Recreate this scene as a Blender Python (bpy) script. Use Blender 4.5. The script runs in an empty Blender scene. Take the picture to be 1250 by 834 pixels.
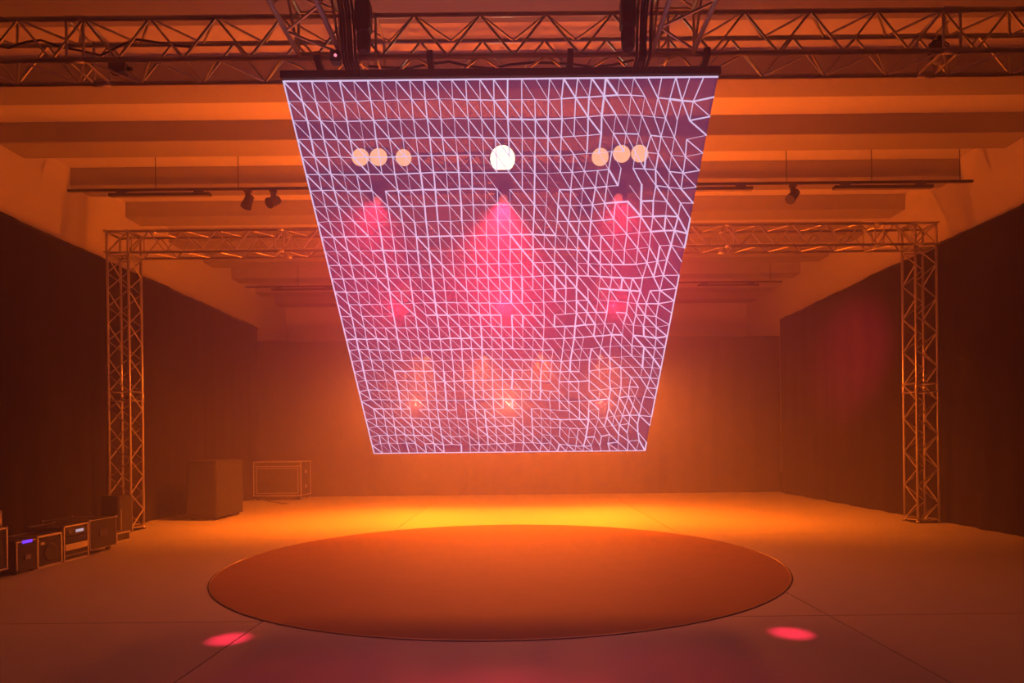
import bpy, bmesh, math, random
from mathutils import Vector, Matrix

random.seed(7)
R = math.radians
sc = bpy.context.scene
C = sc.collection

# ------------------------------------------------------------------ camera
F = 770.0                      # focal length in pixels of a 1250 wide frame
CAM = Vector((0, 0, 1.6))
ROLL = R(0.6)
cam = bpy.data.cameras.new('camera')
cam.sensor_width = 36
cam.lens = 36 * F / 1250
cam.shift_x = -7 / 1250
cam.shift_y = 126 / 1250
cam.clip_end = 200
camo = bpy.data.objects.new('camera', cam)
camo.location = CAM
camo.rotation_euler = (R(90), ROLL, 0)
C.objects.link(camo)
sc.camera = camo

# ------------------------------------------------------------------ colour management
sc.view_settings.view_transform = 'Standard'
sc.view_settings.look = 'None'
sc.view_settings.gamma = 1
sc.view_settings.use_curve_mapping = False
sc.view_settings.exposure = 0.0
sc.cycles.max_bounces = 5
sc.cycles.volume_bounces = 1
sc.cycles.transparent_max_bounces = 12
sc.cycles.sample_clamp_indirect = 4.0

# ------------------------------------------------------------------ world: black outside, stage haze inside the hall
w = bpy.data.worlds.new('world')
sc.world = w
w.use_nodes = True
wn = w.node_tree
wn.nodes['Background'].inputs['Color'].default_value = (0, 0, 0, 1)
wn.nodes['Background'].inputs['Strength'].default_value = 0
HAZE = 0.017
vs = wn.nodes.new('ShaderNodeVolumeScatter')
vs.inputs['Color'].default_value = (1, 1, 1, 1)
vs.inputs['Density'].default_value = HAZE
vs.inputs['Anisotropy'].default_value = 0.74
wn.links.new(vs.outputs['Volume'], wn.nodes['World Output'].inputs['Volume'])

# ------------------------------------------------------------------ light values (each lamp is made with its fixture)
AMBER = (1.0, 0.15, 0.005)
RED = (1.0, 0.02, 0.07)
DEEP = (1.0, 0.13, 0.002)
CORAL = (1.0, 0.20, 0.07)
E_FLOOR, E_UP, E_CORAL, E_BACK = 7500, 1400, 1200, 5400
E_BEAM_DOWN, E_BEAM_SIDE, E_RED_WASH, E_PIN = 23000, 26000, 5000, 4200


def spot(name, loc, target, energy, color, angle, blend=0.6, radius=0.08, parent=None):
    l = bpy.data.lights.new(name, 'SPOT')
    l.energy = energy
    l.color = color
    l.spot_size = R(angle)
    l.spot_blend = blend
    l.shadow_soft_size = radius
    o = bpy.data.objects.new(name, l)
    C.objects.link(o)
    o.location = loc
    d = Vector(target) - Vector(loc)
    o.rotation_euler = d.to_track_quat('-Z', 'Y').to_euler()
    return o


# ------------------------------------------------------------------ materials
MATS = {}


def mat(name, color, rough=0.6, metal=0.0, noise=0.0, nscale=8.0, bump=0.0, spec=0.5, coat=0.0):
    m = bpy.data.materials.new(name)
    m.use_nodes = True
    nt = m.node_tree
    b = nt.nodes['Principled BSDF']
    b.inputs['Base Color'].default_value = (*color, 1)
    b.inputs['Roughness'].default_value = rough
    b.inputs['Metallic'].default_value = metal
    b.inputs['Specular IOR Level'].default_value = spec
    b.inputs['Coat Weight'].default_value = coat
    if noise or bump:
        tc = nt.nodes.new('ShaderNodeTexCoord')
        n = nt.nodes.new('ShaderNodeTexNoise')
        n.inputs['Scale'].default_value = nscale
        n.inputs['Detail'].default_value = 5
        nt.links.new(tc.outputs['Object'], n.inputs['Vector'])
        if noise:
            r = nt.nodes.new('ShaderNodeMapRange')
            r.inputs['To Min'].default_value = 1 - noise
            r.inputs['To Max'].default_value = 1 + noise
            nt.links.new(n.outputs['Fac'], r.inputs['Value'])
            mx = nt.nodes.new('ShaderNodeVectorMath')
            mx.operation = 'SCALE'
            mx.inputs[0].default_value = color
            nt.links.new(r.outputs['Result'], mx.inputs['Scale'])
            nt.links.new(mx.outputs['Vector'], b.inputs['Base Color'])
        if bump:
            bp = nt.nodes.new('ShaderNodeBump')
            bp.inputs['Strength'].default_value = bump
            bp.inputs['Distance'].default_value = 0.01
            nt.links.new(n.outputs['Fac'], bp.inputs['Height'])
            nt.links.new(bp.outputs['Normal'], b.inputs['Normal'])
    MATS[name] = m
    return m


def glow(name, color, strength):
    m = bpy.data.materials.new(name)
    m.use_nodes = True
    nt = m.node_tree
    b = nt.nodes['Principled BSDF']
    b.inputs['Base Color'].default_value = (0.02, 0.02, 0.02, 1)
    b.inputs['Emission Color'].default_value = (*color, 1)
    b.inputs['Emission Strength'].default_value = strength
    MATS[name] = m
    return m


mat('white_paint', (0.72, 0.70, 0.67), 0.8, noise=0.05, nscale=1.5)
mat('black_wall', (0.03, 0.028, 0.028), 0.9, noise=0.1, nscale=2)
mat('slab_paint', (0.74, 0.72, 0.70), 0.85, noise=0.05, nscale=1.2)
mat('beam_paint', (0.42, 0.40, 0.385), 0.85, noise=0.06, nscale=1.2)
mat('floor_base', (0.06, 0.055, 0.05), 0.8, noise=0.1)
mat('floor_vinyl', (0.31, 0.295, 0.29), 0.55, noise=0.07, nscale=1.4, bump=0.06, spec=0.25)
mat('disc_top', (0.20, 0.085, 0.045), 0.8, noise=0.16, nscale=2.2, bump=0.03, spec=0.13)
mat('disc_rim', (0.08, 0.07, 0.07), 0.3, metal=0.4)
mat('drape', (0.016, 0.012, 0.012), 0.95, noise=0.2, nscale=3.0, spec=0.1)
mat('aluminium', (0.62, 0.60, 0.58), 0.38, metal=0.85, noise=0.08, nscale=20)
mat('black_plastic', (0.018, 0.018, 0.02), 0.5, noise=0.15, nscale=30)
mat('black_steel', (0.02, 0.02, 0.022), 0.45, metal=0.3, noise=0.1, nscale=20)
mat('case_laminate', (0.010, 0.009, 0.009), 0.8, noise=0.2, nscale=14, bump=0.05)
mat('case_edge', (0.5, 0.48, 0.46), 0.4, metal=0.8)
mat('rubber', (0.015, 0.015, 0.015), 0.75, noise=0.1, nscale=30)
mat('grille', (0.012, 0.012, 0.013), 0.85, noise=0.4, nscale=80)
mat('grey_panel', (0.20, 0.19, 0.18), 0.5, metal=0.3, noise=0.1, nscale=30)
mat('strip_diffuser', (0.30, 0.29, 0.28), 0.5)
mat('dead_glass', (0.5, 0.5, 0.5), 0.1, spec=0.9)
glow('lamp_white', (1.0, 0.70, 0.42), 16.0)
glow('lamp_cream', (1.0, 0.46, 0.22), 7.0)
glow('lamp_amber', (1.0, 0.45, 0.12), 3.0)
glow('lamp_red', (1.0, 0.04, 0.05), 3.6)
glow('lamp_coral', (1.0, 0.13, 0.07), 4.0)
glow('led_pixel_line', (0.78, 0.62, 0.92), 0.95)
glow('violet_led', (0.12, 0.03, 0.75), 1.6)
glow('white_display', (0.6, 0.5, 0.62), 0.8)
glow('pink_status', (1.0, 0.25, 0.35), 1.4)

# the see-through LED mesh: part open, part dark strips that glow faintly
m = bpy.data.materials.new('led_mesh')
m.use_nodes = True
nt = m.node_tree
b = nt.nodes['Principled BSDF']
b.inputs['Base Color'].default_value = (0.03, 0.025, 0.035, 1)
b.inputs['Roughness'].default_value = 0.5
b.inputs['Emission Color'].default_value = (0.75, 0.17, 0.62, 1)
b.inputs['Emission Strength'].default_value = 0.165
tr = nt.nodes.new('ShaderNodeBsdfTransparent')
mx = nt.nodes.new('ShaderNodeMixShader')
mx.inputs['Fac'].default_value = 0.85
nt.links.new(tr.outputs[0], mx.inputs[1])
nt.links.new(b.outputs[0], mx.inputs[2])
nt.links.new(mx.outputs[0], nt.nodes['Material Output'].inputs['Surface'])
MATS['led_mesh'] = m


# ------------------------------------------------------------------ mesh helpers
def add_box(bm, x0, x1, y0, y1, z0, z1, bevel=0.0, M=None):
    r = bmesh.ops.create_cube(bm, size=1)
    vv = r['verts']
    for v in vv:
        v.co = Vector(((v.co.x + .5) * (x1 - x0) + x0, (v.co.y + .5) * (y1 - y0) + y0, (v.co.z + .5) * (z1 - z0) + z0))
        if M is not None:
            v.co = M @ v.co
    if bevel:
        ed = list({e for v in vv for e in v.link_edges})
        bmesh.ops.bevel(bm, geom=ed, offset=bevel, segments=1, affect='EDGES', profile=0.5)
    return bm


def add_cyl(bm, p0, p1, r0, r1=None, n=10, caps=True):
    p0, p1 = Vector(p0), Vector(p1)
    if r1 is None:
        r1 = r0
    ax = (p1 - p0)
    q = ax.normalized().to_track_quat('Z', 'Y')
    rings = []
    for p, r in ((p0, r0), (p1, r1)):
        rings.append([bm.verts.new(p + q @ Vector((math.cos(2 * math.pi * k / n) * r, math.sin(2 * math.pi * k / n) * r, 0))) for k in range(n)])
    for k in range(n):
        f = bm.faces.new((rings[0][k], rings[0][(k + 1) % n], rings[1][(k + 1) % n], rings[1][k]))
        f.smooth = n > 6
    if caps:
        bm.faces.new(rings[0][::-1])
        bm.faces.new(rings[1])
    return bm


def add_tube(bm, pts, r, n=6):
    pts = [Vector(p) for p in pts]
    rings = []
    for i, p in enumerate(pts):
        t = (pts[min(i + 1, len(pts) - 1)] - pts[max(i - 1, 0)]).normalized()
        q = t.to_track_quat('Z', 'Y')
        rings.append([bm.verts.new(p + q @ Vector((math.cos(2 * math.pi * k / n) * r, math.sin(2 * math.pi * k / n) * r, 0))) for k in range(n)])
    for a, c in zip(rings, rings[1:]):
        for k in range(n):
            f = bm.faces.new((a[k], a[(k + 1) % n], c[(k + 1) % n], c[k]))
            f.smooth = True
    bm.faces.new(rings[0][::-1])
    bm.faces.new(rings[-1])
    return bm


def add_lathe(bm, prof, n=20, M=None, closed=False):
    rings = []
    for r, z in prof:
        rings.append([bm.verts.new(Vector((math.cos(2 * math.pi * k / n) * r, math.sin(2 * math.pi * k / n) * r, z))) for k in range(n)])
    for a, c in zip(rings, rings[1:] + (rings[:1] if closed else [])):
        for k in range(n):
            f = bm.faces.new((a[k], a[(k + 1) % n], c[(k + 1) % n], c[k]))
            f.smooth = True
    if not closed:
        bm.faces.new(rings[0][::-1])
        bm.faces.new(rings[-1])
    if M is not None:
        for rg in rings:
            for v in rg:
                v.co = M @ v.co
    return bm


def B():
    return bmesh.new()


def mesh_of(bm, m, name):
    bmesh.ops.recalc_face_normals(bm, faces=bm.faces)
    me = bpy.data.meshes.new(name)
    bm.to_mesh(me)
    bm.free()
    me.materials.append(MATS[m])
    return me


def obj(name, bm, m, parent=None, loc=None):
    me = bm if isinstance(bm, bpy.types.Mesh) else mesh_of(bm, m, name)
    o = bpy.data.objects.new(name, me)
    C.objects.link(o)
    if parent is not None:
        o.parent = parent
    if loc is not None:
        o.location = loc
    return o


def tag(o, label, cat, group=None):
    o['label'] = label
    o['category'] = cat
    if group:
        o['group'] = group
    return o


def thing(name, label, cat, loc=(0, 0, 0), rot=(0, 0, 0), group=None):
    o = bpy.data.objects.new(name, None)
    o.empty_display_size = 0.1
    C.objects.link(o)
    o.location = loc
    o.rotation_euler = rot
    return tag(o, label, cat, group)


def struct(name, bm, m, parent=None, loc=None):
    o = obj(name, bm, m, parent, loc)
    if parent is None:
        o['kind'] = 'structure'
    return o


def dup(root, loc, rot, label=None):
    r = root.copy()
    C.objects.link(r)
    r.location = loc
    r.rotation_euler = rot
    if label:
        r['label'] = label
    for ch in list(root.children):
        c = ch.copy()
        C.objects.link(c)
        c.parent = r
        for g in list(ch.children):
            d = g.copy()
            C.objects.link(d)
            d.parent = c
    return r


# ------------------------------------------------------------------ the hall
XW, Z_UNDER, Z_SLAB = 9.0, 6.94, 7.30
Y_BACK, Y_FRONT = 24.6, -4.0

bm = B(); add_box(bm, -XW - .3, XW + .3, Y_FRONT - .3, Y_BACK + .3, -0.30, -0.012)
floor = struct('floor', bm, 'floor_base')
xs = [-XW, -7.54, -2.36, 2.84, 8.02, XW]
ys = [Y_FRONT, 0.65, 5.80, 10.95, 16.1, 21.25, Y_BACK]
for i in range(len(xs) - 1):
    for j in range(len(ys) - 1):
        bm = B(); add_box(bm, xs[i] + .006, xs[i + 1] - .006, ys[j] + .006, ys[j + 1] - .006, -0.0125, 0.0)
        obj('floor_sheet', bm, 'floor_vinyl', floor)

bm = B(); add_box(bm, -XW - .3, XW + .3, Y_FRONT - .3, Y_BACK + .3, Z_SLAB, Z_SLAB + .3)
ceiling = struct('ceiling', bm, 'slab_paint')
bm = B(); add_box(bm, -XW, XW, 0, 0.60, Z_UNDER, Z_SLAB + .01, bevel=0.012)
beam_me = mesh_of(bm, 'beam_paint', 'ceiling_beam')
for k in range(-7, 8):
    obj('ceiling_beam', beam_me, None, ceiling, (0, 10.97 + 1.793 * k, 0))

for nm, a in (('wall_left', (-XW - .3, -XW, Y_FRONT, Y_BACK)), ('wall_right', (XW, XW + .3, Y_FRONT, Y_BACK)),
              ('wall_back', (-XW - .3, XW + .3, Y_BACK, Y_BACK + .3)), ('wall_front', (-XW - .3, XW + .3, Y_FRONT - .3, Y_FRONT))):
    bm = B(); add_box(bm, *a, -0.012, Z_SLAB + .01)
    struct(nm, bm, 'black_wall' if nm == 'wall_front' else 'white_paint')


# ------------------------------------------------------------------ drapes
def drape(label, pts, ztop, n_panels, rail=True, amp=0.05):
    """pts: plan polyline from which cloth panels hang, ztop(s) the height of the top edge at s in 0..1"""
    root = thing('stage_drape', label, 'curtain', (pts[0][0], pts[0][1], 0), group=None)
    o0 = Vector((pts[0][0], pts[0][1], 0))
    P = [Vector((x, y, 0)) for x, y in pts]
    seg = [(b_ - a_).length for a_, b_ in zip(P, P[1:])]
    tot = sum(seg)

    def at(s):
        d = s * tot
        for a_, b_, l in zip(P, P[1:], seg):
            if d <= l or l is seg[-1]:
                t = d / l
                return a_.lerp(b_, t), (b_ - a_).normalized()
            d -= l
        return P[-1], (P[-1] - P[-2]).normalized()
    rng = random.Random(int(tot * 100))
    for k in range(n_panels):
        s0, s1 = k / n_panels - 0.002, (k + 1) / n_panels + 0.002
        cols = max(16, int((s1 - s0) * tot / 0.09))
        rows = 7
        bm = B()
        ph = rng.random() * 6
        fr = 2 * math.pi / (0.55 + 0.25 * rng.random())
        grid = []
        for c in range(cols + 1):
            s = min(1, max(0, s0 + (s1 - s0) * c / cols))
            p, t = at(s)
            nrm = Vector((-t.y, t.x, 0))
            d = s * tot
            off = math.sin(d * fr + ph) * 0.6 + 0.4 * math.sin(d * fr * 0.43 + ph * 2)
            zt = ztop(s)
            col = []
            for r in range(rows + 1):
                v = r / rows
                z = zt * (1 - v) + 0.004 * v
                flare = amp * (0.35 + 0.65 * v)
                extra = 0.10 * max(0, v - 0.86) / 0.14 if r == rows else 0
                q = p - o0 - nrm * (off * flare + extra * (0.4 + 0.6 * math.sin(d * 2.1 + ph) ** 2)) - nrm * (0.015 * (k % 2))
                col.append(bm.verts.new((q.x, q.y, z)))
            grid.append(col)
        for a_, b_ in zip(grid, grid[1:]):
            for r in range(rows):
                f = bm.faces.new((a_[r], b_[r], b_[r + 1], a_[r + 1]))
                f.smooth = True
        obj('cloth_panel', bm, 'drape', root)
    if rail:
        bm = B()
        n = 14
        add_tube(bm, [(*((at(i / n)[0] - o0).xy), ztop(i / n) - 0.03) for i in range(n + 1)], 0.024, 8)
        obj('hanging_rail', bm, 'black_steel', root)
    return root


drape('black drape along the wall behind the stacked amplifier racks', [(-8.2, -2.5), (-8.2, 20.0)],
      lambda s: 5.37 + 0.012 * math.sin(s * 60) + .03 * s, 7)
drape('black drape along the wall opposite the amplifier racks', [(8.35, 20.0), (8.35, -2.5)],
      lambda s: 5.48 + 0.012 * math.sin(s * 55 + 1), 7)
drape('black backdrop drape across the far end of the hall', [(-8.35, 20.25), (8.45, 20.25)],
      lambda s: 5.00 + 0.012 * math.sin(s * 40), 5)


# ------------------------------------------------------------------ aluminium truss
TS = 0.41
CH, BR = 0.025, 0.0125


def truss(name, label, L, loc, rot, group=None, period=0.65, sect=3.0, phase=0):
    """box truss along local +X from 0 to L, section centred on the axis"""
    root = thing(name, label, 'truss', loc, rot, group)
    h = TS / 2
    bm = B(); add_cyl(bm, (0, 0, 0), (L, 0, 0), CH, n=10)
    me = mesh_of(bm, 'aluminium', 'chord')
    for y, z in ((-h, -h), (-h, h), (h, -h), (h, h)):
        obj('chord', me, None, root, (0, y, z))
    hp = period / 2
    n = int((L - 0.08) / hp)
    hp = (L - 0.08) / n
    faces = [((0, -h, -h), (0, -h, h)), ((0, h, -h), (0, h, h)), ((0, -h, -h), (0, h, -h)), ((0, -h, h), (0, h, h))]
    for fi, (a, c) in enumerate(faces):
        a, c = Vector(a), Vector(c)
        mes = []
        for p, q in ((a, c), (c, a)):
            bm = B(); add_cyl(bm, p, q + Vector((hp, 0, 0)), BR, n=6)
            mes.append(mesh_of(bm, 'aluminium', 'brace'))
        for k in range(n):
            obj('brace', mes[(k + fi // 2 + phase) % 2], None, root, (0.04 + k * hp, 0, 0))
    bm = B()
    for p, q in (((-h, -h), (-h, h)), ((h, -h), (h, h)), ((-h, -h), (h, -h)), ((-h, h), (h, h))):
        add_cyl(bm, (0, *p), (0, *q), BR * 1.1, n=6)
    fr = mesh_of(bm, 'aluminium', 'end_frame')
    bm = B()
    add_cyl(bm, (-0.09, 0, 0), (0.09, 0, 0), CH * 1.3, n=10)
    cp = mesh_of(bm, 'aluminium', 'coupler')
    obj('end_frame', fr, None, root, (0.04, 0, 0))
    obj('end_frame', fr, None, root, (L - 0.04, 0, 0))
    x = sect
    while x < L - 0.6:
        obj('end_frame', fr, None, root, (x - .085, 0, 0))
        obj('end_frame', fr, None, root, (x + .085, 0, 0))
        for y in (-h, h):
            for z in (-h, h):
                obj('coupler', cp, None, root, (x, y, z))
        x += sect
    return root


def corner_block(name, label, loc, group):
    root = thing(name, label, 'truss', loc, group=group)
    h = TS / 2
    bm = B()
    for a in (-h, h):
        for c in (-h, h):
            add_cyl(bm, (-h, a, c), (h, a, c), CH, n=8)
            add_cyl(bm, (a, -h, c), (a, h, c), CH, n=8)
            add_cyl(bm, (a, c, -h), (a, c, h), CH, n=8)
    obj('frame', bm, 'aluminium', root)
    for p, q in (((-h, -h, -h), (h, -h, h)), ((-h, h, -h), (h, h, h)), ((-h, -h, h), (h, h, h)), ((-h, -h, -h), (h, h, -h)), ((-h, -h, -h), (-h, h, h)), ((h, -h, -h), (h, h, h))):
        bm = B(); add_cyl(bm, p, q, BR, n=6)
        obj('brace', bm, 'aluminium', root)
    for sx in (-1, 1):
        for sz in (-1, 1):
            bm = B(); add_box(bm, sx * h - .04, sx * h + .04, -h - .05, h + .05, sz * h - .012, sz * h + .012)
            obj('gusset', bm, 'aluminium', root)
    return root


Z_NEAR = 1.6 + 4.30 - TS / 2           # truss centre height
Y_NEAR = 6.30 + TS / 2
truss('cross_truss', 'wide aluminium truss above the top edge of the glowing screen', 14.6, (-7.3, Y_NEAR, Z_NEAR), (0, 0, 0), sect=2.92)
XL, XR = -1.92, 1.58
truss('spur_truss', 'aluminium spur truss meeting the wide truss on the amplifier racks side', 5.2, (XL, Y_NEAR - TS / 2 - 0.02, Z_NEAR), (0, 0, R(-90)), 'spur trusses')
truss('spur_truss', 'aluminium spur truss meeting the wide truss away from the amplifier racks', 5.2, (XR, Y_NEAR - TS / 2 - 0.02, Z_NEAR), (0, 0, R(-90)), 'spur trusses')

# goal-post truss
Y_GP = 12.2 + TS / 2
Z_GP = 5.81 - TS / 2
XGL, XGR = -7.70, 7.93
truss('goalpost_beam', 'aluminium truss beam carried by two truss towers behind the screen', XGR - XGL - TS - 0.06, (XGL + TS / 2 + .03, Y_GP, Z_GP), (0, 0, 0), sect=2.9)
zc = Z_GP - TS / 2 - 0.02
truss('truss_tower', 'upright aluminium truss tower beside the amplifier racks', zc - 0.02, (XGL, Y_GP, zc), (0, R(90), 0), 'truss towers', sect=2.75, phase=1)
truss('truss_tower', 'upright aluminium truss tower standing away from the amplifier racks', zc - 0.02, (XGR, Y_GP, zc), (0, R(90), 0), 'truss towers', sect=2.75)
corner_block('truss_corner', 'truss corner block on the tower beside the amplifier racks', (XGL, Y_GP, Z_GP), 'truss corners')
corner_block('truss_corner', 'truss corner block on the tower away from the amplifier racks', (XGR, Y_GP, Z_GP), 'truss corners')
for x, lab in ((XGL, 'square steel base plate under the tower beside the racks'), (XGR, 'square steel base plate under the tower away from the racks')):
    bp = thing('base_plate', lab, 'base plate', (x, Y_GP, 0), group='tower base plates')
    bm = B(); add_box(bm, -.24, .24, -.24, .24, 0, .012, bevel=.004); obj('plate', bm, 'black_steel', bp)
    for a in (-TS / 2, TS / 2):
        for c in (-TS / 2, TS / 2):
            bm = B(); add_cyl(bm, (a, c, .010), (a, c, .05), .032, n=10); obj('spigot', bm, 'aluminium', bp)

# short lamp truss behind the screen, hung on wires from the ceiling
Y_LT, Z_LT = 9.2 + TS / 2, 1.6 + 4.05
lt = truss('lamp_truss', 'short truss hung behind the screen with bright lamps on it', 4.3, (-2.36, Y_LT, Z_LT), (0, 0, 0))
for x in (0.5, 3.8):
    bm = B(); add_cyl(bm, (x, TS / 2, TS / 2), (x, TS / 2, Z_UNDER - Z_LT), .006, n=6)
    obj('drop_wire', bm, 'black_steel', lt)


# ------------------------------------------------------------------ LED screen (leans back: top edge near, foot far)
SW = 4.42
SX = -0.135
S_TOP = Vector((SX, 6.42, 1.6 + 3.725))
S_BOT = Vector((SX, 10.30, 1.6 - 0.115))
sv = (S_BOT - S_TOP)
SL = sv.length
ang = math.atan2(sv.y, -sv.z)
# local frame of the screen: x across, y = down the screen, z = rear normal
screen = thing('led_screen', 'big see-through screen leaning back, showing a white triangle wireframe', 'screen', S_TOP)
ey = sv.normalized()
ex = Vector((1, 0, 0))
ez = ex.cross(ey)                     # away from the viewer side when pointing up/back
if ez.y < 0:
    ez = -ez
    flip = -1
else:
    flip = 1


def S(x, y, z=0.0):
    """screen coordinates (metres, y down from the top edge, z behind) to the screen empty's frame"""
    return ex * x + ey * y + ez * z


def sbox(bm, x0, x1, y0, y1, z0, z1):
    vs_ = [bm.verts.new(S(x, y, z)) for z in (z0, z1) for y in (y0, y1) for x in (x0, x1)]
    for f in ((0, 1, 3, 2), (4, 6, 7, 5), (0, 4, 5, 1), (2, 3, 7, 6), (0, 2, 6, 4), (1, 5, 7, 3)):
        bm.faces.new([vs_[i] for i in f])
    return bm


hw = SW / 2
bm = B()
q = [bm.verts.new(S(x, y)) for x, y in ((-hw, 0), (hw, 0), (hw, SL), (-hw, SL))]
bm.faces.new(q)
obj('led_mesh_sheet', bm, 'led_mesh', screen)

NX, NY = 31, 29
rng = random.Random(11)
cx, cy = SW / NX, SL / NY


def warp(i, j):
    x, y = -hw + i * cx, j * cy
    a, c = i / NX, j / NY
    if 0 < i < NX and 0 < j < NY:
        wgt = max(0, a - 0.55) / 0.45
        lo = max(0, c - 0.45) / 0.55
        k = (0.035 + 0.20 * wgt + 0.18 * lo * max(a, 0.35))
        x += cx * k * math.sin(j * 0.55 + i * 0.33 + 1.3 * math.sin(i * .21)) - cx * .30 * wgt * (1 - lo)
        y += cy * k * math.sin(i * 0.47 - j * 0.38 + 1.1 * math.sin(j * .27)) + cy * 0.35 * lo * (a - .5)
        x += cx * .06 * (rng.random() - .5) * (1 + 2 * wgt)
        y += cy * .05 * (rng.random() - .5) * (1 + 2 * lo)
    return x, min(max(y, 0), SL)


V = [[warp(i, j) for j in range(NY + 1)] for i in range(NX + 1)]
HOLES = [(x, t * SL) for t in (0.200, 0.515, 0.828) for x in (-1.40, 0.0, 1.42)]
wire = B()


def line(p, q, wd):
    p, q = Vector((*p, 0)), Vector((*q, 0))
    d = q - p
    if d.length < 1e-5:
        return
    n_ = Vector((-d.y, d.x, 0)).normalized() * wd / 2
    e_ = d.normalized() * wd * 0.3
    z = -0.004
    vs_ = [wire.verts.new(S(v.x, v.y, z)) for v in (p - e_ + n_, q + e_ + n_, q + e_ - n_, p - e_ - n_)]
    wire.faces.new(vs_)


run = {}
for i in range(NX + 1):
    for j in range(NY + 1):
        a, c = i / NX, j / NY
        rag = 0.02 + 0.14 * max(0, a - .45) / .55 + 0.18 * max(0, c - .6) / .4 * (0.1 + a * .9)
        for kind, (i2, j2) in (('h', (i + 1, j)), ('v', (i, j + 1)), ('d', (i + 1, j + 1))):
            if i2 > NX or j2 > NY:
                continue
            border = (kind == 'h' and j in (0, NY)) or (kind == 'v' and i == 0) or (kind == 'v' and i == NX and 0.38 < c < 0.86)
            p, q = V[i][j], V[i2][j2]
            mid = ((p[0] + q[0]) / 2, (p[1] + q[1]) / 2)
            if not border:
                if kind == 'v' and i == NX:
                    if rng.random() < .65:
                        continue
                if rng.random() < rag * (1.25 if kind != 'd' else 0.8):
                    continue
                if any(math.hypot((mid[0] - hx) * 1.1, mid[1] - hy) < 0.115 for hx, hy in HOLES):
                    continue
            # runs of the same brightness follow the diagonals and the rows
            key = (kind, {'h': j, 'v': i, 'd': i - j}[kind], ({'h': i, 'v': j, 'd': i}[kind]) // 4)
            if key not in run:
                run[key] = rng.choice((0.0045, 0.006, 0.008, 0.009, 0.010, 0.012, 0.016))
            wd = run[key] * (0.85 + .3 * rng.random()) * (1.0 + 0.35 * c) * (1.15 if a > .7 else 1)
            if border:
                wd = 0.017 + .004 * c
            if kind == 'd' and a < .5 and not border:
                wd *= 0.85
            line(p, q, wd)
wf = obj('wireframe_picture', wire, 'led_pixel_line', screen)
wf['kind'] = 'stuff'
wf['label'] = 'pale lavender triangle wireframe lit up on the screen'

bm = B(); add_box(bm, -hw - .02, hw + .02, -.05, .07, 0.008, .085, bevel=.006)
obj('top_bar', bm, 'black_steel', screen)
for x in (-1.82, -.7, .7, 2.06):
    zc_, yc_ = Z_NEAR - TS / 2 - S_TOP.z, Y_NEAR - TS / 2 - S_TOP.y       # the front lower chord
    prof = [(yc_ - .042, zc_ + .036), (yc_ + .036, zc_ + .036), (yc_ + .036, zc_ - .038), (.02, zc_ - .038), (.02, .078), (-.045, .078), (yc_ - .042, zc_ - .05)]
    bm = B()
    ra, rb = [[bm.verts.new((x + dx, y, z)) for y, z in prof] for dx in (-.03, .03)]
    bm.faces.new(ra); bm.faces.new(rb[::-1])
    for k in range(len(prof)):
        bm.faces.new((ra[k], rb[k], rb[(k + 1) % len(prof)], ra[(k + 1) % len(prof)]))
    obj('hanging_clamp', bm, 'black_steel', screen)
for yr in (0.200 * SL - .145, 0.515 * SL - .145, 0.828 * SL - .145, SL - .10):
    bm = B(); sbox(bm, -hw + .002, hw - .002, yr - .015, yr + .015, .02, .05)
    obj('rear_rail', bm, 'black_steel', screen)
for x in (-hw + .005, hw - .005):
    bm = B(); sbox(bm, x - .006, x + .006, 0, SL, .006, .03)
    obj('side_edge', bm, 'black_steel', screen)
for x in (-hw + .08, hw - .08):
    bm = B(); add_cyl(bm, S(x, SL - .03, .01), Vector((x, S(x, SL - .03, .01).y, Z_SLAB - S_TOP.z)), .0035, n=5)
    obj('suspension_wire', bm, 'black_steel', screen)


AUDIENCE = Vector((0, 0, 1.6))          # where the lamps behind the screen are pointed
# ------------------------------------------------------------------ lamps
def aim_matrix(d):
    return Vector(d).normalized().to_track_quat('Z', 'Y').to_matrix().to_4x4()


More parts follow.
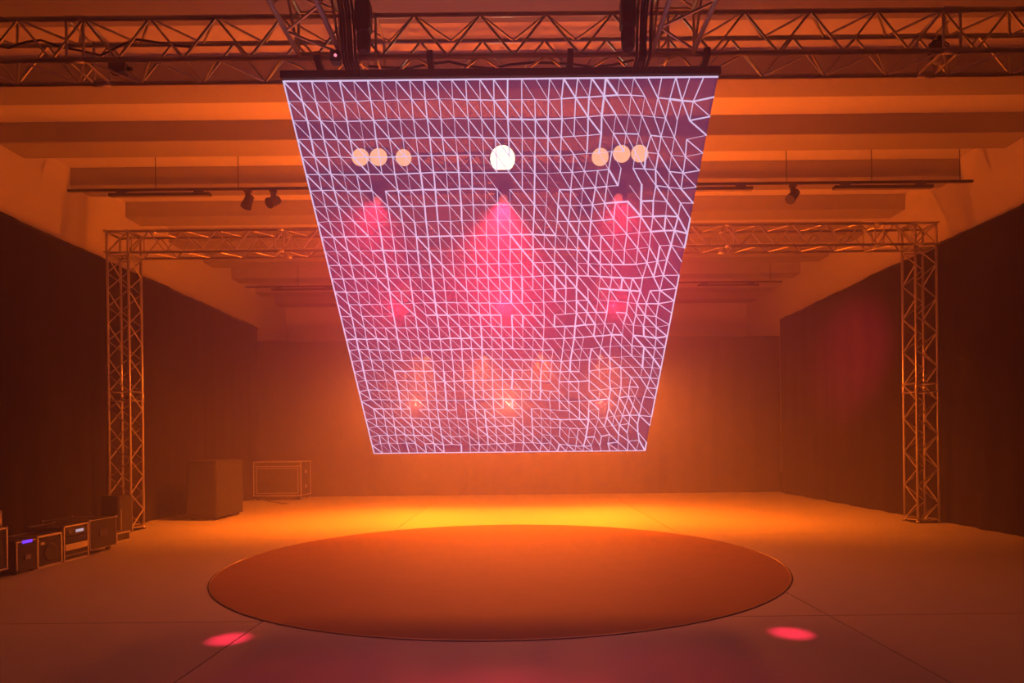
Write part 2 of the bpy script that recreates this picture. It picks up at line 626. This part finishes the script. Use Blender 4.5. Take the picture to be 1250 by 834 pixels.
def moving_head(label, loc, aim, lens, group, cat='stage light', scale=1.0, along_y=False):
    """hangs from its clamp: origin at the clamp top; clamp, base, yoke, head (> lens, fin)"""
    root = thing('moving_head', label, cat, loc, group=group)
    s = scale
    bm = B()
    for x in (-.09 * s, .09 * s):
        c0, c1 = ((0, x) if along_y else (x, 0))
        a0, a1 = ((.03, .02) if along_y else (.02, .03))
        add_box(bm, c0 - a0 * s, c0 + a0 * s, c1 - a1 * s, c1 + a1 * s, -.07 * s, 0.03 * s, bevel=.004)
    obj('clamp', bm, 'black_steel', root)
    bm = B(); add_box(bm, -.17 * s, .17 * s, -.13 * s, .13 * s, -.17 * s, -.065 * s, bevel=.018 * s)
    obj('base', bm, 'black_plastic', root)
    d = Vector(aim) - (Vector(loc) + Vector((0, 0, -.36 * s)))
    az = math.atan2(d.x, d.y)
    Mz = Matrix.Rotation(-az, 4, 'Z')
    bm = B()
    add_box(bm, -.165 * s, .165 * s, -.05 * s, .05 * s, -.205 * s, -.165 * s, bevel=.01 * s, M=Mz)
    for x in (-.15, .15):
        add_box(bm, (x - .022) * s, (x + .022) * s, -.055 * s, .055 * s, -.42 * s, -.17 * s, bevel=.012 * s, M=Mz)
    obj('yoke', bm, 'black_plastic', root)
    M = Matrix.Translation((0, 0, -.36 * s)) @ aim_matrix(d)
    bm = B()
    add_lathe(bm, [(.05 * s, -.17 * s), (.095 * s, -.15 * s), (.115 * s, -.06 * s), (.12 * s, .04 * s), (.105 * s, .12 * s), (.11 * s, .165 * s), (.10 * s, .17 * s)], 20, M)
    head = obj('head', bm, 'black_plastic', root)
    bm = B(); add_lathe(bm, [(.092 * s, .165 * s), (.085 * s, .178 * s), (.04 * s, .188 * s), (.005 * s, .190 * s)], 18, M)
    obj('lens', bm, lens, head)
    for k in range(3):
        bm = B(); add_lathe(bm, [(.10 * s, (-.13 + k * .03) * s), (.123 * s, (-.13 + k * .03) * s), (.123 * s, (-.12 + k * .03) * s), (.10 * s, (-.12 + k * .03) * s)], 18, M)
        obj('fin', bm, 'black_plastic', head)
    hp = Vector(loc) + Vector((0, 0, -.36 * s))
    return root, hp + d.normalized() * .22 * s


def par_lamp(label, loc, aim, lens, group, r=.12, arm=.33):
    """short can lamp on a yoke, origin at the clamp"""
    root = thing('par_lamp', label, 'stage light', loc, group=group)
    c = Vector((0, 0, -.02))
    d = Vector(aim) - Vector(loc)
    M = Matrix.Translation(c) @ aim_matrix(d)
    bm = B(); add_lathe(bm, [(r * .55, -.14), (r * .8, -.12), (r, -.02), (r, .06), (r * .96, .065)], 20, M)
    can = obj('can', bm, 'black_steel', root)
    bm = B(); add_lathe(bm, [(r * .95, .06), (r * .85, .074), (r * .4, .084), (.004, .086)], 18, M)
    obj('lens', bm, lens, can)
    bm = B(); add_tube(bm, [(-r - .01, 0, -.02), (-r - .012, 0, .08), (-r * .5, 0, r + .03), (r * .5, 0, r + .03), (r + .012, 0, .08), (r + .01, 0, -.02)], .008)
    obj('yoke', bm, 'black_steel', root)
    bm = B(); add_box(bm, -.02, .02, -.02, arm, r + .02, r + .07, bevel=.003)
    obj('clamp', bm, 'black_steel', root)
    return root


# lamp truss: pars in the middle and at both ends, blinders at the ends, moving heads beneath
yf = Y_LT - TS / 2 - .34
par_lamp('dazzling white can lamp in the middle of the lamp truss', (-.17, yf, 1.6 + 4.04), AUDIENCE, 'lamp_white', 'can lamps on the lamp truss', .19)
par_lamp('bright can lamp inside the twin-cell lamp on the amplifier racks side', (-1.56, yf, 1.6 + 4.07), AUDIENCE, 'lamp_cream', 'can lamps on the lamp truss')
par_lamp('bright can lamp inside the twin-cell lamp away from the amplifier racks', (1.20, yf, 1.6 + 4.05), AUDIENCE, 'lamp_cream', 'can lamps on the lamp truss', .13)


def blinder(label, x, z):
    root = thing('blinder_lamp', label, 'stage light', (x, yf, z), group='twin-cell lamps')
    bm = B(); add_box(bm, -.26, .26, -.04, .10, -.15, .15, bevel=.015)
    obj('housing', bm, 'black_steel', root)
    for k in (-1, 1):
        bm = B(); add_lathe(bm, [(.122, -.03), (.122, .015), (.10, .03), (.004, .036)], 18, Matrix.Translation((k * .127, -.04, 0)) @ Matrix.Rotation(R(90), 4, 'X'))
        obj('lamp_cell', bm, 'lamp_cream', root)
    bm = B(); add_box(bm, -.03, .03, .09, .33, .135, .205, bevel=.004)
    obj('clamp', bm, 'black_steel', root)


blinder('glowing twin-cell lamp at the lamp truss end nearer the amplifier racks', -2.03, 1.6 + 4.04)
blinder('glowing twin-cell lamp at the lamp truss end away from the amplifier racks', 1.62, 1.6 + 4.05)

zb = Z_LT - TS / 2 - CH
yl = Y_LT - TS / 2
for x, lab, tgt, e, an, bl in ((-.17, 'red-lit moving head under the middle of the lamp truss', (-.17, 3.9, 1.3), E_BEAM_DOWN, 26, 1.0),
                       (-2.0, 'coral-lit moving head under the lamp truss end nearer the racks', (-1.3, 4.2, 1.4), E_RED_WASH, 34, 1.0),
                       (1.5, 'coral-lit moving head under the lamp truss end away from racks', (.9, 4.2, 1.4), E_RED_WASH, 34, 1.0)):
    _, p = moving_head(lab, (x, yl, zb + .05), tgt, 'lamp_coral', 'moving heads under the lamp truss', scale=.7)
    spot('red_wash', p, tgt, e, RED, an, bl, .06)
_, p = moving_head('red moving head under the lamp truss, turned to the bare drape', (1.05, yl + TS, zb), (8.3, 15.7, 3.7), 'lamp_red', 'moving heads under the lamp truss', scale=.7)
spot('red_beam_side', p, (8.3, 15.7, 3.7), E_BEAM_SIDE, RED, 22, 1.0, .06)

# goal-post beam: three amber moving heads, aimed at the floor at the far end
zb = Z_GP - TS / 2 - CH
GX = (-1.98, -.23, 1.46)
for x, where, tgt in zip(GX, ('nearer the racks', 'in the middle', 'away from the racks'), ((-4.8, 15.3, 0), (-.2, 14.4, 0), (4.8, 15.3, 0))):
    _, p = moving_head('amber moving head under the goal-post beam ' + where, (x, Y_GP - TS / 2, zb), tgt, 'lamp_amber', 'amber moving heads')
    spot('amber_floor_wash', p, tgt, E_FLOOR * (.5 if x == GX[1] else 1), AMBER, 100 if x == GX[1] else 114, 1.0, .1)


# red pin spots bolted to the rails behind the screen
k = 0
for t, rn in ((0.515, 'middle'), (0.828, 'lower')):
    for x, cn in ((-1.40, 'end nearer the racks'), (0.0, 'middle'), (1.42, 'end away from the racks')):
        c = S_TOP + S(x, t * SL, .13)
        root = thing('pin_spot', f'small red lamp on the screen\'s {rn} rear rail, {cn}', 'stage light', c, group='red lamps behind the screen')
        d = (AUDIENCE - c).normalized()
        M = aim_matrix(d)
        bm = B(); add_lathe(bm, [(.035, -.10), (.07, -.08), (.092, -.01), (.092, .03), (.088, .034)], 18, M)
        obj('can', bm, 'black_steel', root)
        bm = B(); add_lathe(bm, [(.086, .03), (.07, .046), (.03, .056), (.003, .058)], 16, M)
        obj('lens', bm, 'lamp_red', root)
        bm = B(); add_tube(bm, [S(0, -.145, -.09), S(0, -.13, -.03), S(0, -.05, .0)], .012); obj('bracket', bm, 'black_steel', root)
        spot('pin_glow', c + d * .08, AUDIENCE + Vector((x * .6, 0, .8)), E_CORAL * (1 if rn == 'lower' else 1.2) * (2 if x == 0 else 1), CORAL if rn == 'lower' else RED, 36, 1.0, .05)

# amber fill lamps added unseen on the foot of the screen, brightening the ceiling
for x, wh in ((-1.65, 'nearest the racks'), (-.55, 'second from the racks'), (.55, 'third from the racks'), (1.65, 'farthest from the racks')):
    c = S_TOP + S(x, SL - .10, .14)
    root = thing('fill_uplight', 'small amber fill lamp, added unseen on the rear foot of the screen, ' + wh, 'stage light', c, group='added amber ceiling fill lamps')
    bm = B(); add_box(bm, -.11, .11, -.06, .06, -.06, .05, bevel=.012); obj('housing', bm, 'black_plastic', root)
    bm = B(); add_box(bm, -.09, .09, -.045, .045, .045, .056, bevel=.004); obj('lens', bm, 'lamp_amber', root)
    bm = B(); add_tube(bm, [(0, -.05, -.03), (0, -.07, -.05), S(0, 0, -.105)], .012); obj('bracket', bm, 'black_steel', root)
    spot('amber_ceiling_fill', c + Vector((0, .0, .07)), c + Vector((x * 1.0, 3.4, 4.4)), E_UP, DEEP, 140, .9, .08)

# two moving heads on the spur trusses, out of view above: the small red pools on the floor
for x, tx, ty, lab in ((XL - TS / 2, -2.43, 5.27, 'moving head under the spur truss on the racks side'), (XR + TS / 2, 2.27, 5.27, 'moving head under the spur truss away from the racks')):
    _, p = moving_head(lab, (x, 3.7, Z_NEAR - TS / 2 - CH), (tx, ty, 0), 'lamp_red', 'moving heads under the spur trusses', along_y=True)
    spot('red_pin', p, (tx, ty, 0), E_PIN, RED, 4.8, 1.0, .03)


# ------------------------------------------------------------------ round floor
disc = thing('round_floor', 'large round glossy brown dance floor lying under the screen', 'dance floor', (-.22, 8.86, 0))
RD = 3.72
bm = B(); add_lathe(bm, [(RD - .01, 0.0), (RD - .01, .0075), (RD - .02, .008), (.01, .008)], 160)
for f in bm.faces:
    f.smooth = False
obj('top', bm, 'disc_top', disc)
bm = B(); add_lathe(bm, [(RD - .012, 0.0), (RD + .012, 0.0), (RD + .010, .005), (RD - .004, .0088), (RD - .012, .0088)], 160, closed=True)
obj('rim', bm, 'disc_rim', disc)


# ------------------------------------------------------------------ ceiling lighting tracks
def track(label, y, z, x0, x1, wires, ztop):
    root = thing('lighting_track', label, 'lighting track', ((x0 + x1) / 2, y, z), group='lighting tracks')
    c = (x0 + x1) / 2
    bm = B(); add_box(bm, x0 - c, x1 - c, -.025, .025, -.022, .022, bevel=.005); obj('rail', bm, 'black_steel', root)
    for x in wires:
        bm = B(); add_cyl(bm, (x - c, 0, .02), (x - c, 0, ztop - z), .008, n=6); obj('drop_wire', bm, 'black_steel', root)
    return root


def strip(label, x0, x1, y, z):
    root = thing('strip_light', label, 'strip light', ((x0 + x1) / 2, y, z), group='strip lights')
    h = (x1 - x0) / 2
    bm = B(); add_box(bm, -h, h, -.05, .05, -.03, .03, bevel=.008); obj('housing', bm, 'black_plastic', root)
    bm = B(); add_box(bm, -h + .02, h - .02, -.035, .035, -.036, -.028); obj('diffuser', bm, 'strip_diffuser', root)
    for x in (-h + .22, h - .22):
        bm = B(); add_box(bm, x - .09, x + .09, -.03, .03, .028, .075, bevel=.006); obj('bracket', bm, 'black_plastic', root)


def track_spot(label, x, y, z, aim):
    root = thing('track_spot', label, 'spotlight', (x, y, z), group='track spotlights')
    bm = B(); add_box(bm, -.07, .07, -.03, .03, -.05, .0, bevel=.006); obj('adapter', bm, 'black_plastic', root)
    bm = B(); add_cyl(bm, (0, 0, -.04), (0, 0, -.16), .05, n=12); obj('stem', bm, 'black_plastic', root)
    M = Matrix.Translation((0, 0, -.22)) @ aim_matrix(aim)
    bm = B(); add_lathe(bm, [(.045, -.13), (.075, -.12), (.085, .0), (.10, .12), (.096, .125)], 16, M); hd = obj('head', bm, 'black_plastic', root)
    bm = B(); add_lathe(bm, [(.09, .11), (.05, .116), (.003, .118)], 14, M); obj('lens', bm, 'dead_glass', hd)


Y1, Z1 = 11.85, 1.6 + 4.86
track('long black lighting track hung in front of the goal-post beam', Y1, Z1, -8.40, 8.60, (-6.75, -5.2, -3.4, -1.7, 0, 1.7, 3.4, 5.1, 6.7, 8.36), Z_SLAB)
Y2, Z2 = 19.1, 1.6 + 4.86
track('long black lighting track hung near the far end of the hall', Y2, Z2, -8.2, 8.05, (-6.6, -3.3, 0, 3.4, 7.7), Z_SLAB)
zz = Z1 - .095
strip('dark strip light under the front track, nearest the racks side wall', -7.62, -5.72, Y1, zz)
strip('dark strip light under the front track beside the single spotlight', 2.58, 4.46, Y1, zz)
strip('dark strip light under the front track, nearest the wall away from racks', 5.98, 7.84, Y1, zz)
zz = Z2 - .095
strip('dark strip light under the far track on the racks side', -7.4, -5.5, Y2, zz)
strip('dark strip light under the far track away from the racks', 5.5, 7.35, Y2, zz)
track_spot('black track spotlight between a strip light and its twin on the front track', -5.02, Y1, Z1 - .02, (-.25, -.3, -1))
track_spot('black track spotlight with glinting lens nearest the screen edge on the front track', -4.54, Y1, Z1 - .02, (-.55, -.9, -.7))
track_spot('single black track spotlight on the half of the track away from the racks', 5.22, Y1, Z1 - .02, (-.7, -.35, -.8))


# amber lamps added under the far track, unseen, to light haze and round floor
for x, wh in ((-2.7, 'nearest the racks side'), (-.95, 'second from the racks side'), (.75, 'third from the racks side'), (2.5, 'farthest from the racks side')):
    tgt = (x * 1.2 - .1, 12.8, 0)
    o, p = moving_head('amber fill lamp, added unseen on a pole under the far track, ' + wh, (x, Y2, 4.62), tgt, 'lamp_amber', 'added amber back fill lamps', scale=.9)
    bm = B(); add_cyl(bm, (0, 0, 0), (0, 0, Z2 - .02 - 4.62), .02, n=8); obj('drop_pole', bm, 'black_steel', o)
    spot('amber_back_fill', p, tgt, E_BACK, AMBER, 60, 1.0, .25)


# ------------------------------------------------------------------ cables, hoists and boxes on the near truss
def hoist(label, x, y):
    root = thing('chain_hoist', label, 'chain hoist', (x, y, Z_NEAR + TS / 2), group='chain hoists')
    bm = B(); add_box(bm, -.075, .075, -.07, .07, -.30, -.02, bevel=.02); obj('motor', bm, 'black_plastic', root)
    bm = B(); add_lathe(bm, [(.05, -.50), (.065, -.47), (.07, -.34), (.05, -.30)], 14); obj('chain_bag', bm, 'rubber', root)
    bm = B(); add_cyl(bm, (0, 0, -.02), (0, 0, Z_UNDER - Z_NEAR - TS / 2), .012, n=6); obj('chain', bm, 'black_steel', root)


hoist('black chain hoist beside the spur truss on the racks side', XL + TS / 2 + .27, Y_NEAR - .42)
hoist('black chain hoist beside the spur truss away from the racks', XR - TS / 2 - .27, Y_NEAR - .42)
rg = random.Random(5)
for side, x0, wh in ((-1, XL + TS / 2 + .045, 'on the racks side'), (1, XR - TS / 2 - .045, 'away from the racks')):
    for k in range(5):
        dx, dy = -side * .031 * k, rg.random() * .10
        y0 = Y_NEAR - TS / 2 - .08 - dy
        bm = B()
        xk, yb = x0 + dx, S_TOP.y - .046                # each cable keeps its own lane and ends in the bar
        add_tube(bm, [(xk, y0 - 1.6, Z_NEAR + .24), (xk, y0 - .7, Z_NEAR + .30 - .02 * k), (xk, y0 - .25, Z_NEAR + .26), (xk, y0 - .06, Z_NEAR + .1),
                      (xk, y0, Z_NEAR - .12), (xk, y0 + .01, Z_NEAR - .24), (xk, y0 + .05, S_TOP.z + .055), (xk, yb - .03, S_TOP.z + .04), (xk, yb, S_TOP.z + .04)], .014, 6)
        tag(obj('power_cable', bm, 'rubber'), 'black cable in the bundle hanging along the spur truss ' + wh, 'cable', 'cable bundle ' + wh)
bm = B()
add_tube(bm, [(-5.6 + .16 * k, Y_NEAR + .1 * math.sin(k), Z_NEAR + .16 - .10 * math.sin(min(1, k / 14) * math.pi) * (1 - .2 * (k % 2)) - .06 * k / 14) for k in range(15)], .011, 6)
tag(obj('power_cable', bm, 'rubber'), 'black cable draped inside the wide truss on the racks side', 'cable')
bm = B()
add_tube(bm, [(-1.5 + .21 * k, Y_NEAR + .05 * math.sin(k * 1.3), Z_NEAR - TS / 2 + .03 + .012 * math.sin(k * 2)) for k in range(14)], .012, 6)
tag(obj('power_cable', bm, 'rubber'), 'black cable lying inside the wide truss above the screen', 'cable')
# small fittings
bm = B(); add_box(bm, -.09, .09, -.05, .05, -.05, .05, bevel=.01)
o = thing('junction_box', 'small black junction box inside the wide truss on racks side', 'junction box', (-4.10, Y_NEAR + .05, Z_NEAR - TS / 2 + .06))
obj('box', bm, 'black_plastic', o)
bm = B(); add_cyl(bm, (.09, 0, 0), (.13, 0, 0), .02, n=8); obj('cable_gland', bm, 'rubber', o)
par_lamp('unlit black can lamp inside the wide truss away from the racks', (4.42, Y_NEAR + .05, Z_NEAR - .06), (4.6, 4, 1), 'dead_glass', 'unlit lamps', .09, .02)
o = thing('power_box', 'black power box with pink status light under the racks-side spur truss', 'power box', (XL + TS / 2 - .03, 6.19, Z_NEAR - TS / 2 - CH - .055))
bm = B(); add_box(bm, -.045, .045, -.05, .05, -.05, .058, bevel=.008); obj('box', bm, 'black_plastic', o)
bm = B(); add_lathe(bm, [(.016, 0), (.014, .006), (.003, .01)], 10, Matrix.Translation((.01, -.05, .0)) @ Matrix.Rotation(R(90), 4, 'X')); obj('status_light', bm, 'pink_status', o)


# ------------------------------------------------------------------ amplifier racks and cases along the drape
def edges_frame(bm, x0, x1, y0, y1, z0, z1, r):
    for y in (y0, y1):
        for z in (z0, z1):
            add_box(bm, x0, x1, y - r, y + r, z - r, z + r)
    for x in (x0, x1):
        for z in (z0, z1):
            add_box(bm, x - r, x + r, y0, y1, z - r, z + r)
        for y in (y0, y1):
            add_box(bm, x - r, x + r, y - r, y + r, z0, z1)


def case(name, label, cat, loc, dx, dy, h, wheels=0.0, group=None, edge=.010, rotz=0):
    root = thing(name, label, cat, loc, (0, 0, rotz), group)
    bm = B(); add_box(bm, -dx / 2, dx / 2, -dy / 2, dy / 2, wheels, h, bevel=.006); obj('body', bm, 'case_laminate', root)
    bm = B(); edges_frame(bm, -dx / 2, dx / 2, -dy / 2, dy / 2, wheels + edge, h - .002, edge); obj('edge_trim', bm, 'case_edge', root)
    for sx in (-1, 1):
        for sy in (-1, 1):
            for z in (wheels + (.012 if wheels else .019), h):
                bm = B(); bmesh.ops.create_icosphere(bm, subdivisions=1, radius=.022, matrix=Matrix.Translation((sx * dx / 2, sy * dy / 2, z))); obj('ball_corner', bm, 'case_edge', root)
            if wheels:
                bm = B(); add_cyl(bm, (sx * (dx / 2 - .08) - .02, sy * (dy / 2 - .08), wheels * .45), (sx * (dx / 2 - .08) + .02, sy * (dy / 2 - .08), wheels * .45), wheels * .45, n=12)
                add_box(bm, sx * (dx / 2 - .08) - .03, sx * (dx / 2 - .08) + .03, sy * (dy / 2 - .08) - .03, sy * (dy / 2 - .08) + .03, wheels * .7, wheels + .005)
                obj('castor', bm, 'rubber', root)
    return root


GX0 = -6.45
# rack with display
r = case('amplifier_rack', 'low amplifier rack with a small lit display and a copper-coloured panel', 'amplifier rack', (GX0 - .25, 9.19, 0), .5, .50, .50, edge=.011)
bm = B(); add_box(bm, .245, .262, -.23, .23, .36, .47, bevel=.004); u = obj('amplifier_unit', bm, 'black_plastic', r)
bm = B(); add_box(bm, .260, .266, -.02, .14, .395, .435); obj('display', bm, 'white_display', u)
bm = B(); add_cyl(bm, (.26, -.16, .415), (.28, -.16, .415), .022, n=12); obj('knob', bm, 'grey_panel', u)
bm = B(); add_box(bm, .245, .264, -.23, .23, .15, .24, bevel=.004); obj('metal_panel', bm, 'case_edge', r)
bm = B(); add_box(bm, .245, .260, -.23, .23, .26, .34, bevel=.004); obj('blank_panel', bm, 'grille', r)
bm = B(); add_box(bm, .245, .262, -.23, .23, .07, .085, bevel=.002); obj('vent_bar', bm, 'grey_panel', r)
# guitar amplifier style speaker
r = case('speaker_cabinet', 'small black speaker cabinet with metal edging beside the lit rack', 'speaker', (GX0 - .2, 8.665, 0), .40, .44, .43, edge=.013)
bm = B(); add_box(bm, .195, .208, -.20, .20, .04, .38, bevel=.004); obj('grille', bm, 'grille', r)
bm = B(); add_box(bm, .206, .213, -.17, -.10, .31, .345); obj('badge', bm, 'case_edge', r)
bm = B(); add_lathe(bm, [(.13, 0), (.125, .012), (.09, .004), (.03, .008)], 20, Matrix.Translation((.206, .02, .19)) @ Matrix.Rotation(R(90), 4, 'Y')); obj('speaker_cone', bm, 'rubber', r)
# device with violet light
r = thing('power_supply', 'dark box on the floor with a violet light along its top edge', 'power supply', (GX0 - .15, 8.22, 0))
bm = B(); add_box(bm, -.18, .18, -.19, .19, .02, .44, bevel=.012); obj('body', bm, 'case_laminate', r)
bm = B(); add_box(bm, .178, .190, -.07, .10, .385, .425, bevel=.004); obj('violet_light', bm, 'violet_led', r)
bm = B(); add_box(bm, .178, .186, -.165, -.15, .06, .41); add_box(bm, .178, .186, -.165, .16, .405, .42); obj('front_frame', bm, 'case_edge', r)
bm = B(); add_box(bm, .178, .192, -.03, .07, .17, .23, bevel=.004); obj('socket_plate', bm, 'grey_panel', r)
for sx in (-.14, .14):
    for sy in (-.15, .15):
        bm = B(); add_cyl(bm, (sx, sy, 0), (sx, sy, .025), .02, n=8); obj('foot', bm, 'rubber', r)
# road case with square handle recess, and the small case on it
r = case('road_case', 'black road case with square recessed handle next to the violet light', 'road case', (GX0 - .25, 7.62, 0), .52, .62, .62, wheels=.10)
bm = B(); edges_frame(bm, .255, .268, -.02, .16, .26, .42, .007); obj('handle_recess', bm, 'case_edge', r)
bm = B(); add_tube(bm, [(.265, .02, .34), (.285, .03, .34), (.285, .11, .34), (.265, .12, .34)], .009); obj('handle', bm, 'black_steel', r)
case('road_case', 'smaller black case standing on top of the road case', 'road case', (GX0 - .25, 7.62, .626), .42, .56, .20)
# tall black block between rack and tower
r = case('road_case', 'plain black wheeled case between the lit rack and the truss tower', 'road case', (GX0 - .35, 9.80, 0), .7, .62, .52, wheels=.07, edge=.004)
bm = B(); add_box(bm, .35, .362, -.1, .1, .25, .36, bevel=.004); obj('handle', bm, 'black_steel', r)
# speaker by the tower foot
r = thing('floor_speaker', 'black upright speaker standing in front of the truss tower', 'speaker', (-7.40, 11.62, 0))
bm = B(); add_box(bm, -.17, .17, -.2, .2, .03, .74, bevel=.02); obj('cabinet', bm, 'black_plastic', r)
bm = B(); add_box(bm, -.15, .15, -.212, -.195, .07, .70, bevel=.004); obj('grille', bm, 'grille', r)
bm = B(); add_box(bm, .168, .176, -.15, -.135, .12, .5); obj('metal_strip', bm, 'case_edge', r)
for sx in (-.13, .13):
    for sy in (-.15, .15):
        bm = B(); add_cyl(bm, (sx, sy, 0), (sx, sy, .035), .025, n=8); obj('foot', bm, 'rubber', r)
case('equipment_case', 'low flat case with metal edging at the tower foot', 'road case', (-7.02, 10.95, 0), .30, .36, .15, edge=.012)
# big dark cabinet farther back
r = thing('bass_cabinet', 'large black bass cabinet by the drape past the truss tower', 'speaker', (-6.95, 14.5, 0))
bm = B(); add_box(bm, -.34, .34, -.65, .65, .06, 1.32, bevel=.015); obj('cabinet', bm, 'case_laminate', r)
bm = B(); add_box(bm, .335, .352, -.58, .58, .14, 1.24, bevel=.005); obj('grille', bm, 'grille', r)
bm = B(); add_box(bm, -.30, .30, -.665, -.645, .14, 1.24, bevel=.005); obj('rear_panel', bm, 'grey_panel' if False else 'case_laminate', r)
for sx in (-.26, .26):
    for sy in (-.55, .55):
        bm = B(); add_cyl(bm, (sx - .02, sy, .035), (sx + .02, sy, .035), .035, n=10); add_box(bm, sx - .03, sx + .03, sy - .03, sy + .03, .05, .065); obj('castor', bm, 'rubber', r)
# road case against the backdrop
r = case('road_case', 'wide road case with bright edging standing against the backdrop drape', 'road case', (-7.22, 19.35, 0), 1.42, .85, 1.16, wheels=.13, edge=.014)
bm = B(); edges_frame(bm, -.62, .62, -.43, -.425, .22, .96, .008); obj('lid_frame', bm, 'case_edge', r)
bm = B(); add_box(bm, -.70, .70, -.432, -.420, 1.015, 1.035); obj('lid_seam', bm, 'case_edge', r)
for z in (.40, .85):
    bm = B(); add_box(bm, .70, .718, -.06, .06, z - .05, z + .05, bevel=.004); obj('latch', bm, 'case_edge', r)
bm = B()
add_tube(bm, [(-7.55, 18.85, .012), (-7.3, 18.5, .012), (-6.95, 18.15, .012), (-6.65, 17.8, .012), (-6.5, 17.72, .012)], .014, 6)
tag(obj('floor_cable', bm, 'rubber'), 'black cable lying on the floor before the road case', 'cable')
